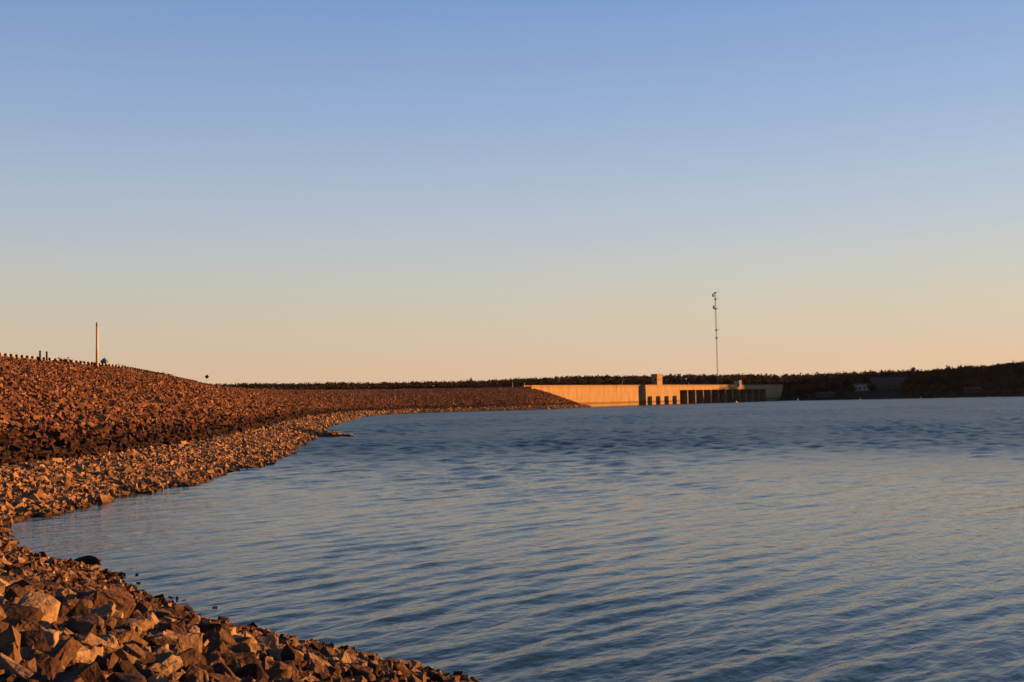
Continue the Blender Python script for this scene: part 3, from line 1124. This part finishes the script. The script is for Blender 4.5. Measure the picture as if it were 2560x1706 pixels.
# two taller timber posts
for x, y, lab in ((-72.55, 170.6, 'taller dark post by the guardrail, the left one of two'), (-72.65, 173.3, 'taller dark post by the guardrail, the right one of two')):
    bm = bmesh.new()
    bm_tube(bm, (0, 0, -0.3), (0, 0, 1.55), 0.17, 0.15, 8)
    bm_tube(bm, (0, 0, 1.55), (0, 0, 1.68), 0.21, 0.12, 8)
    o = link('marker_post', done(bm, 'marker_post'), M_POST)
    o.location = (x - 0.9, y, 12.5)
    tag(o, lab, 'post', 'taller posts by the guardrail')

# tall pale pole
bm = bmesh.new()
o = empty('utility_pole', (-72.1, 190.5, 12.4))
tag(o, 'tall bare pale pole standing above the crest of the rock embankment', 'pole')
bm_tube(bm, (0, 0, -0.4), (0, 0, 6.9), 0.25, 0.19, 12)
link('pole_shaft', done(bm, 'pole_shaft', True), M_POLE, o)
bm = bmesh.new()
bm_tube(bm, (0, 0, 6.9), (0, 0, 7.55), 0.21, 0.20, 12)
link('pole_cap', done(bm, 'pole_cap', True), M_MAST, o)

# little blue-grey hut roof by the pole
hut = empty('roadside_hut', (-76.6, 206, 12.35))
tag(hut, 'small blue grey peaked hut showing above the crest right of the pale pole', 'hut')
bm = bmesh.new()
bm_box(bm, -0.5, 0.5, -0.5, 0.5, 0, 1.4)
link('hut_body', done(bm, 'hut_body'), M_BLUE, hut)
bm = bmesh.new()
b4 = [bm.verts.new((a * 0.65, b * 0.65, 1.42)) for a, b in ((-1, -1), (1, -1), (1, 1), (-1, 1))]
tp_ = bm.verts.new((0, 0, 2.2))
for k in range(4):
    bm.faces.new((b4[k], b4[(k + 1) % 4], tp_))
bm.faces.new(b4[::-1])
link('hut_roof', done(bm, 'hut_roof'), M_BLUE, hut)

# road sign further along
sg_ = empty('road_sign', (-95.5, 343.0, 11.6))
tag(sg_, 'lone dark road sign on a thin post above the crest', 'sign')
bm = bmesh.new()
bm_tube(bm, (0, 0, -0.3), (0, 0, 2.5), 0.05, 0.05)
link('sign_post', done(bm, 'sign_post'), M_MAST, sg_)
bm = bmesh.new()
vs = bm_box(bm, -0.5, 0.5, -0.06, -0.02, -0.5, 0.5, Matrix.Translation((0, 0, 2.6)) @ Matrix.Rotation(math.radians(45), 4, 'Y'))
link('sign_plate', done(bm, 'sign_plate'), M_POST, sg_)

# red-brown cabinet at the left edge
cb = empty('roadside_cabinet', (-73.6, 155.6, 12.5))
tag(cb, 'red brown roadside cabinet beside the guardrail at the left edge', 'cabinet')
bm = bmesh.new()
bm_box(bm, -0.55, 0.4, -0.4, 0.4, 0, 1.25)
bmesh.ops.bevel(bm, geom=list(bm.edges), offset=0.04, segments=1, affect='EDGES')
link('cabinet_body', done(bm, 'cabinet_body'), M_RUST, cb)
bm = bmesh.new()
bm_box(bm, -0.62, 0.47, -0.47, 0.47, 1.26, 1.36)
link('cabinet_lid', done(bm, 'cabinet_lid'), M_RUST, cb)
bm = bmesh.new()
bm_box(bm, -0.4, 0.25, -0.43, -0.405, 0.12, 1.12)
link('door', done(bm, 'door'), M_RUST, cb)

# ------------------------------------------------------------------ lattice mast
mast = empty('lattice_mast', (186.5, 1000, 8))
tag(mast, 'tall thin lattice radio mast rising above the wooded ridge behind the dam', 'mast')
MH = 91.5
bm = bmesh.new()
rad = 0.62
legs = [Vector((rad * math.cos(a), rad * math.sin(a), 0)) for a in (0.3, 0.3 + 2.094, 0.3 + 4.188)]
bm.free()
for l in legs:
    bm = bmesh.new()
    bm_tube(bm, l, l + Vector((0, 0, MH)), 0.10, 0.10, 5)
    link('leg', done(bm, 'leg'), M_MAST, mast)
bm = bmesh.new()
z = 0
while z < MH - 1.9:
    for k in range(3):
        a, b = legs[k], legs[(k + 1) % 3]
        if int(z / 1.9) % 2: a, b = b, a
        bm_tube(bm, a + Vector((0, 0, z)), b + Vector((0, 0, z + 1.9)), 0.055, 0.055, 4)
    z += 1.9
o = link('bracing', done(bm, 'bracing'), M_MAST, mast)
for zz, ox in ((MH - 3.0, -2.3), (MH - 14.0, -2.1)):
    bm = bmesh.new()
    # drum shaped dish facing left of the camera
    q = Matrix.Translation((ox, -0.6, zz)) @ Matrix.Rotation(math.radians(65), 4, 'Z') @ Matrix.Rotation(math.radians(90), 4, 'X')
    n = 16
    rings = [(0.5, -0.5), (1.5, -0.1), (1.8, 0.25), (1.8, 0.75)]
    rv = [[bm.verts.new(q @ Vector((r_ * math.cos(2 * math.pi * j / n), r_ * math.sin(2 * math.pi * j / n), h_))) for j in range(n)] for r_, h_ in rings]
    for a, b in zip(rv[:-1], rv[1:]):
        for j in range(n):
            bm.faces.new((a[j], a[(j + 1) % n], b[(j + 1) % n], b[j]))
    bm.faces.new(rv[0][::-1]); bm.faces.new(rv[-1])
    d = link('dish', done(bm, 'dish'), M_DISH, mast)
    bm = bmesh.new()
    bm_tube(bm, (0, 0, zz), (ox, -0.5, zz), 0.14)
    bm_tube(bm, (0, 0, zz - 1), (ox, -0.5, zz), 0.1)
    link('dish_bracket', done(bm, 'dish_bracket'), M_MAST, mast)
for zz, ox, ln_ in ((MH - 0.8, 2.8, 2.6), (MH - 6.8, 2.4, 2.0), (MH - 15.5, 2.5, 2.4), (MH - 35.0, 2.6, 2.6), (MH - 42, 1.0, 1.2)):
    bm = bmesh.new()
    bm_tube(bm, (0, 0, zz), (ox, 0, zz + 0.5), 0.09)
    bm_tube(bm, (ox, 0, zz - 0.2), (ox, 0, zz + ln_), 0.09)
    bm_box(bm, -0.9, 0.9, -0.7, 0.7, zz - 0.6, zz + 0.6)
    link('whip_antenna', done(bm, 'whip_antenna'), M_MAST, mast)

# ------------------------------------------------------------------ buoys
bm = bmesh.new()
n = 14
prof_b = [(0.0, -0.5), (0.75, -0.4), (0.95, 0.05), (0.85, 0.5), (0.45, 0.85), (0.3, 1.4), (0.0, 1.5)]
rv = [[bm.verts.new((max(r_, 0.001) * math.cos(2 * math.pi * j / n), max(r_, 0.001) * math.sin(2 * math.pi * j / n), h_)) for j in range(n)] for r_, h_ in prof_b]
for a, b in zip(rv[:-1], rv[1:]):
    for j in range(n):
        bm.faces.new((a[j], a[(j + 1) % n], b[(j + 1) % n], b[j]))
bm.faces.new(rv[0][::-1]); bm.faces.new(rv[-1])
float_me = done(bm, 'float', True)
float_me.materials.append(M_WHITE)
bm = bmesh.new()
bm_tube(bm, (0, 0, 1.45), (0, 0, 2.1), 0.06, 0.06)
bm_box(bm, -0.16, 0.16, -0.16, 0.16, 2.1, 2.35)
top_me = done(bm, 'topmark')
top_me.materials.append(M_WHITE)
for x, y, s, lab in ((149, 735, 0.85, 'white buoy floating in front of the shaded end of the spillway'),
                     (205, 792, 1.0, 'brightest white buoy, floating left of the pale lakeside building'),
                     (247, 783, 0.7, 'small white buoy floating below the left end of the pale building'),
                     (287, 774, 0.55, 'faint small white buoy, rightmost of the four in the row')):
    b = empty('buoy', (x, y, 0))
    b.scale = (s, s, s)
    tag(b, lab, 'buoy', 'white buoys along the far side of the lake')
    for nm, me in (('float', float_me), ('topmark', top_me)):
        o = bpy.data.objects.new(nm, me)
        C.objects.link(o)
        o.parent = b


# ------------------------------------------------------------------ buildings on the right shore
def house(name, lab, x, y, yaw, L_, W_, Hh, roof_h, wall_mat, nwin, base=None):
    zb = float(land_z(np.array([x]), np.array([y]))[0]) if base is None else base
    e = empty(name, (x, y, zb), yaw)
    tag(e, lab, 'building')
    bm = bmesh.new()
    bm_box(bm, -L_ / 2, L_ / 2, -W_ / 2, W_ / 2, -2, Hh)
    link('wall', done(bm, 'wall'), wall_mat, e)
    bm = bmesh.new()
    a = L_ / 2 + 0.5
    b = W_ / 2 + 0.5
    v = [bm.verts.new(c) for c in ((-a, -b, Hh + .01), (a, -b, Hh + .01), (a, b, Hh + .01), (-a, b, Hh + .01), (-a, 0, Hh + roof_h), (a, 0, Hh + roof_h))]
    for f in ((0, 1, 5, 4), (2, 3, 4, 5), (0, 4, 3), (1, 2, 5), (0, 3, 2, 1)):
        bm.faces.new([v[i] for i in f])
    link('roof', done(bm, 'roof'), M_ROOF, e)
    for k in range(nwin):
        xc = -L_ / 2 + L_ * (k + 0.5) / nwin
        bm = bmesh.new()
        bm_box(bm, xc - 0.6, xc + 0.6, -W_ / 2 - 0.05, -W_ / 2 + 0.02, 1.0, min(2.3, Hh - .4))
        link('window', done(bm, 'window'), M_GLASS_DARK, e)
    return e


house('lakeside_building', 'long low pale building among dark trees on the right shore', 268, 846, -0.15, 13, 8, 4.2, 1.0, M_BLDG, 4)
house('lakeside_house', 'wide grey house behind trees right of the long low pale building', 290, 850, -0.2, 24, 10, 6.5, 2.2, plain('grey_siding', (0.05, 0.047, 0.046), 0.9, 0.1), 5)
house('boathouse', 'low dim boathouse by the water towards the right edge', 334, 800, -0.2, 11, 6, 2.6, 0.9, plain('dim_siding', (0.045, 0.04, 0.04), 0.9, 0.1), 2)
house('waterside_shed', 'low grey shed by the water between the dam end and the pale building', 233, 822, -0.3, 11, 6, 2.6, 1.0, plain('grey_boards', (0.04, 0.04, 0.042), 0.9, 0.1), 3)


# ------------------------------------------------------------------ trees
def leaf_cloud(ncl, nq, quad, size, seed):
    """quads scattered in clumps through a crown of the given size; returns verts, faces"""
    g = np.random.default_rng(seed)
    c = g.normal(size=(ncl, 3))
    c /= np.linalg.norm(c, axis=1)[:, None]
    c *= g.uniform(0.2, 0.85, (ncl, 1))
    c[:, 2] = c[:, 2] * 0.9 + 0.05
    pts = c[g.integers(0, ncl, nq)] + g.normal(0, 0.22, (nq, 3))
    pts = pts * np.array(size)
    a = g.normal(size=(nq, 3)); a /= np.linalg.norm(a, axis=1)[:, None]
    b = np.cross(a, g.normal(size=(nq, 3))); b /= np.linalg.norm(b, axis=1)[:, None]
    q = quad * g.uniform(0.5, 1.2, (nq, 1))
    V = np.stack([pts - a * q - b * q * .6, pts + a * q - b * q * .6, pts + a * q * .8 + b * q * .6, pts - a * q * .8 + b * q * .6], 1)
    F = np.arange(nq * 4).reshape(-1, 4)
    tone = np.repeat(g.uniform(0, 1, nq), 4)
    return V.reshape(-1, 3), F, tone


CLOUDS = [leaf_cloud(11, 95, 0.6, (3.3, 3.3, 3.4), 900 + k) for k in range(8)]
CLOUDS_FAR = [leaf_cloud(8, 40, 0.85, (3.5, 3.5, 3.2), 950 + k) for k in range(6)]


def forest(name, label, xs, ys, hts, clouds, seed, tone_mu=0.35):
    g = np.random.default_rng(seed)
    zs = land_z(xs, ys)
    Vs, Fs, Ts = [], [], []
    off = 0
    patch = nz2(xs, ys, 1 / 55.0, seed * 1.0)
    for x, y, z, h, pt in zip(xs, ys, zs, hts, patch):
        V, F, T = clouds[g.integers(0, len(clouds))]
        sxy = h / 9.0 * g.uniform(0.85, 1.25)
        a = g.uniform(0, 6.28)
        ca, sa = math.cos(a), math.sin(a)
        sz = h / 9.0
        W = np.empty_like(V)
        W[:, 0] = (V[:, 0] * ca - V[:, 1] * sa) * sxy + x
        W[:, 1] = (V[:, 0] * sa + V[:, 1] * ca) * sxy + y
        W[:, 2] = V[:, 2] * 1.15 * sz + z + h * 0.52
        Vs.append(W); Fs.append(F + off)
        tn = np.clip(g.normal(tone_mu, 0.13) + pt * 0.75, 0, 0.95)
        Ts.append(np.clip(tn + (T - 0.5) * 0.25, 0, 1))
        off += len(V)
    me = mesh_np(name, np.concatenate(Vs), np.concatenate(Fs), attrs={'tone': np.concatenate(Ts)})
    tag(link(name, me, M_FOREST), label, kind='stuff')


g = np.random.default_rng(5)
# right shore wood
n = 9000
x = g.uniform(195, 760, n); y = g.uniform(765, 1160, n)
s = signed(x, y)
an_ = np.degrees(np.arctan2(x, y))
BLD = [(268, 846, 8), (290, 850, 13), (334, 800, 7), (233, 822, 7)]
clear = np.ones(n, bool)
for bx, by, br in BLD:
    clear &= (np.hypot(x - bx, y - by) > br) & ~((np.abs(x / y - bx / by) < (br - 1.5) / by) & (y < by))
k = (s > 0.8) & clear & (an_ < 34) & ((g.random(n) < np.where(an_ < 27, 0.62, 0.35)) | ((s < 12) & (an_ < 27))) & (s < 260) & ~((an_ < 12.6) & (s < 20))
x, y, s = x[k], y[k], s[k]
h = np.where(s < 9, g.uniform(1.8, 3.6, len(x)), np.where(s < 22, g.uniform(4, 6.5, len(x)), g.uniform(6.0, 9.0, len(x))))
forest('forest', 'dark autumn wood covering the right shore and the hill behind', x, y, h, CLOUDS, 41, 0.38)
# belt of wood behind the dam
n = 3100
a = np.radians(g.uniform(-21, 13, n)); r = g.uniform(1060, 1330, n)
x, y = r * np.sin(a), r * np.cos(a)
k = (signed(x, y) > 25) & ~((np.degrees(a) > 9) & (r < 1000))
forest('tree_belt', 'low dark belt of autumn trees beyond the dam', x[k], y[k], g.uniform(5, 7, k.sum()), CLOUDS_FAR, 42, 0.42)
# woods on the far hills
n = 900
a = np.radians(g.uniform(-20, 14, n)); r = g.uniform(2500, 3700, n)
x, y = r * np.sin(a), r * np.cos(a)
forest('far_woods', 'distant woods on the low hills at the horizon', x, y, g.uniform(9, 15, n), CLOUDS_FAR, 43, 0.28)

# single trees that stand out
CROWNS = []
for k in range(6):
    V, F, T = leaf_cloud(10, 260, 0.42, (3.2, 3.2, 3.6), 990 + k)
    me = mesh_np('crown', V, F, attrs={'tone': T})
    me.materials.append(M_LEAF)
    CROWNS.append(me)
TRUNKS = []
for k in range(3):
    g2 = random.Random(50 + k)
    bm = bmesh.new()
    bm_tube(bm, (0, 0, -0.6), (0.1, 0, 3.2), 0.26, 0.17, 7)
    bm_tube(bm, (0.1, 0, 3.2), (0.2, 0.1, 7.4), 0.17, 0.05, 6)
    for j in range(7):
        a = g2.uniform(0, 6.28); z0 = g2.uniform(2.4, 5.4); l = g2.uniform(1.6, 2.9)
        bm_tube(bm, (0.12, 0.03, z0), (math.cos(a) * l, math.sin(a) * l, z0 + l * g2.uniform(0.5, 1.0)), 0.09, 0.03, 5)
    me = done(bm, 'trunk')
    me.materials.append(M_BARK)
    TRUNKS.append(me)


def tree(x, y, hgt, label, group, name='tree'):
    z = float(land_z(np.array([x]), np.array([y]))[0])
    e = empty(name, (x, y, z), g.uniform(0, 6.28))
    sc_ = hgt / 9.0
    e.scale = (sc_ * g.uniform(0.85, 1.15), sc_ * g.uniform(0.85, 1.15), sc_)
    tag(e, label, 'tree', group)
    link('trunk', TRUNKS[g.integers(0, 3)], None, e)
    c = link('crown', CROWNS[g.integers(0, 6)], None, e)
    c.location = (0.15, 0, 5.6)
    return e


# along the skyline of the right hill
for k in range(70):
    a = math.radians(10.2 + 15.6 * (k + g.uniform(0, 1)) / 70)
    r = g.uniform(930, 1010)
    tree(r * math.sin(a), r * math.cos(a), g.uniform(7.5, 11), 'autumn tree standing up on the wooded skyline ' + ('just right of the radio mast' if math.degrees(a) < 13.4 else 'between the dam end and the pale building' if math.degrees(a) < 16.6 else 'above the pale building' if math.degrees(a) < 20 else 'right of the pale building'), 'skyline trees on the right hill')
# along the edge of the water
for k in range(36):
    a = 14.6 + 11.0 * (k + g.uniform(0, 1)) / 36
    for r in np.arange(760, 900, 3.0):
        px_, py_ = r * math.sin(math.radians(a)), r * math.cos(math.radians(a))
        if signed(np.array([px_]), np.array([py_]))[0] > 7:
            break
    if any(abs(px_ / py_ - bx / by) < br / by for bx, by, br in BLD):
        continue
    tree(px_, py_, g.uniform(5, 8), 'dark tree at the water edge of the right shore ' + ('left of the pale building' if a < 17 else 'right of the pale building'), 'trees at the water edge of the right shore')
# bushes just behind the crest
bush_spots = [(-73.2 - 0.11 * (yy - 180) + (0.0 if yy < 300 else 4.0), float(yy), 0.9 + 0.5 * ((yy * 7) % 5) / 5) for yy in range(196, 262, 7)] + [(-74.6, 181, 1.5), (-76, 184.5, 1.2), (-78, 190, 1.4), (-79.5, 194, 1.3), (-80, 199, 1.2), (-83, 206, 1.0), (-86, 222, 1.3), (-90, 245, 1.4), (-97, 286, 1.3), (-108, 345, 1.5), (-113, 385, 1.6), (-117, 420, 1.6)]
for k, (x, y, s) in enumerate(bush_spots):
    me = CROWNS[k % 6]
    e = empty('bush', (x, y, 12.2 - 0.9 * min(1, max(0, (y - 215) / 80))), k * 1.3)
    e.scale = (s * 0.42, s * 0.42, s * 0.17)
    tag(e, 'low dark bush behind the guardrail on the embankment crest ' + ('left of the tall pale pole' if y < 190 else 'beyond the tall pale pole'), 'bush', 'bushes behind the guardrail')
    c = link('crown', me, None, e)
    c.location = (0, 0, 2.6)
    link('trunk', TRUNKS[k % 3], None, e).scale = (0.5, 0.5, 0.4)

# ------------------------------------------------------------------ thin evening haze
bm = bmesh.new()
bm_box(bm, -4600, 4600, -400, 8200, -9.5, 140)
hz = bpy.data.materials.new('evening_haze')
hz.use_nodes = True
hn = hz.node_tree.nodes
hn.remove(hn['Principled BSDF'])
pv = hn.new('ShaderNodeVolumePrincipled')
pv.inputs['Color'].default_value = (0.80, 0.82, 0.92, 1)
pv.inputs['Density'].default_value = 0.000006
pv.inputs['Anisotropy'].default_value = 0.2
hz.node_tree.links.new(pv.outputs[0], hn['Material Output'].inputs['Volume'])
tag(link('haze', done(bm, 'haze'), hz), 'thin evening haze over the lake and the far hills', kind='stuff')
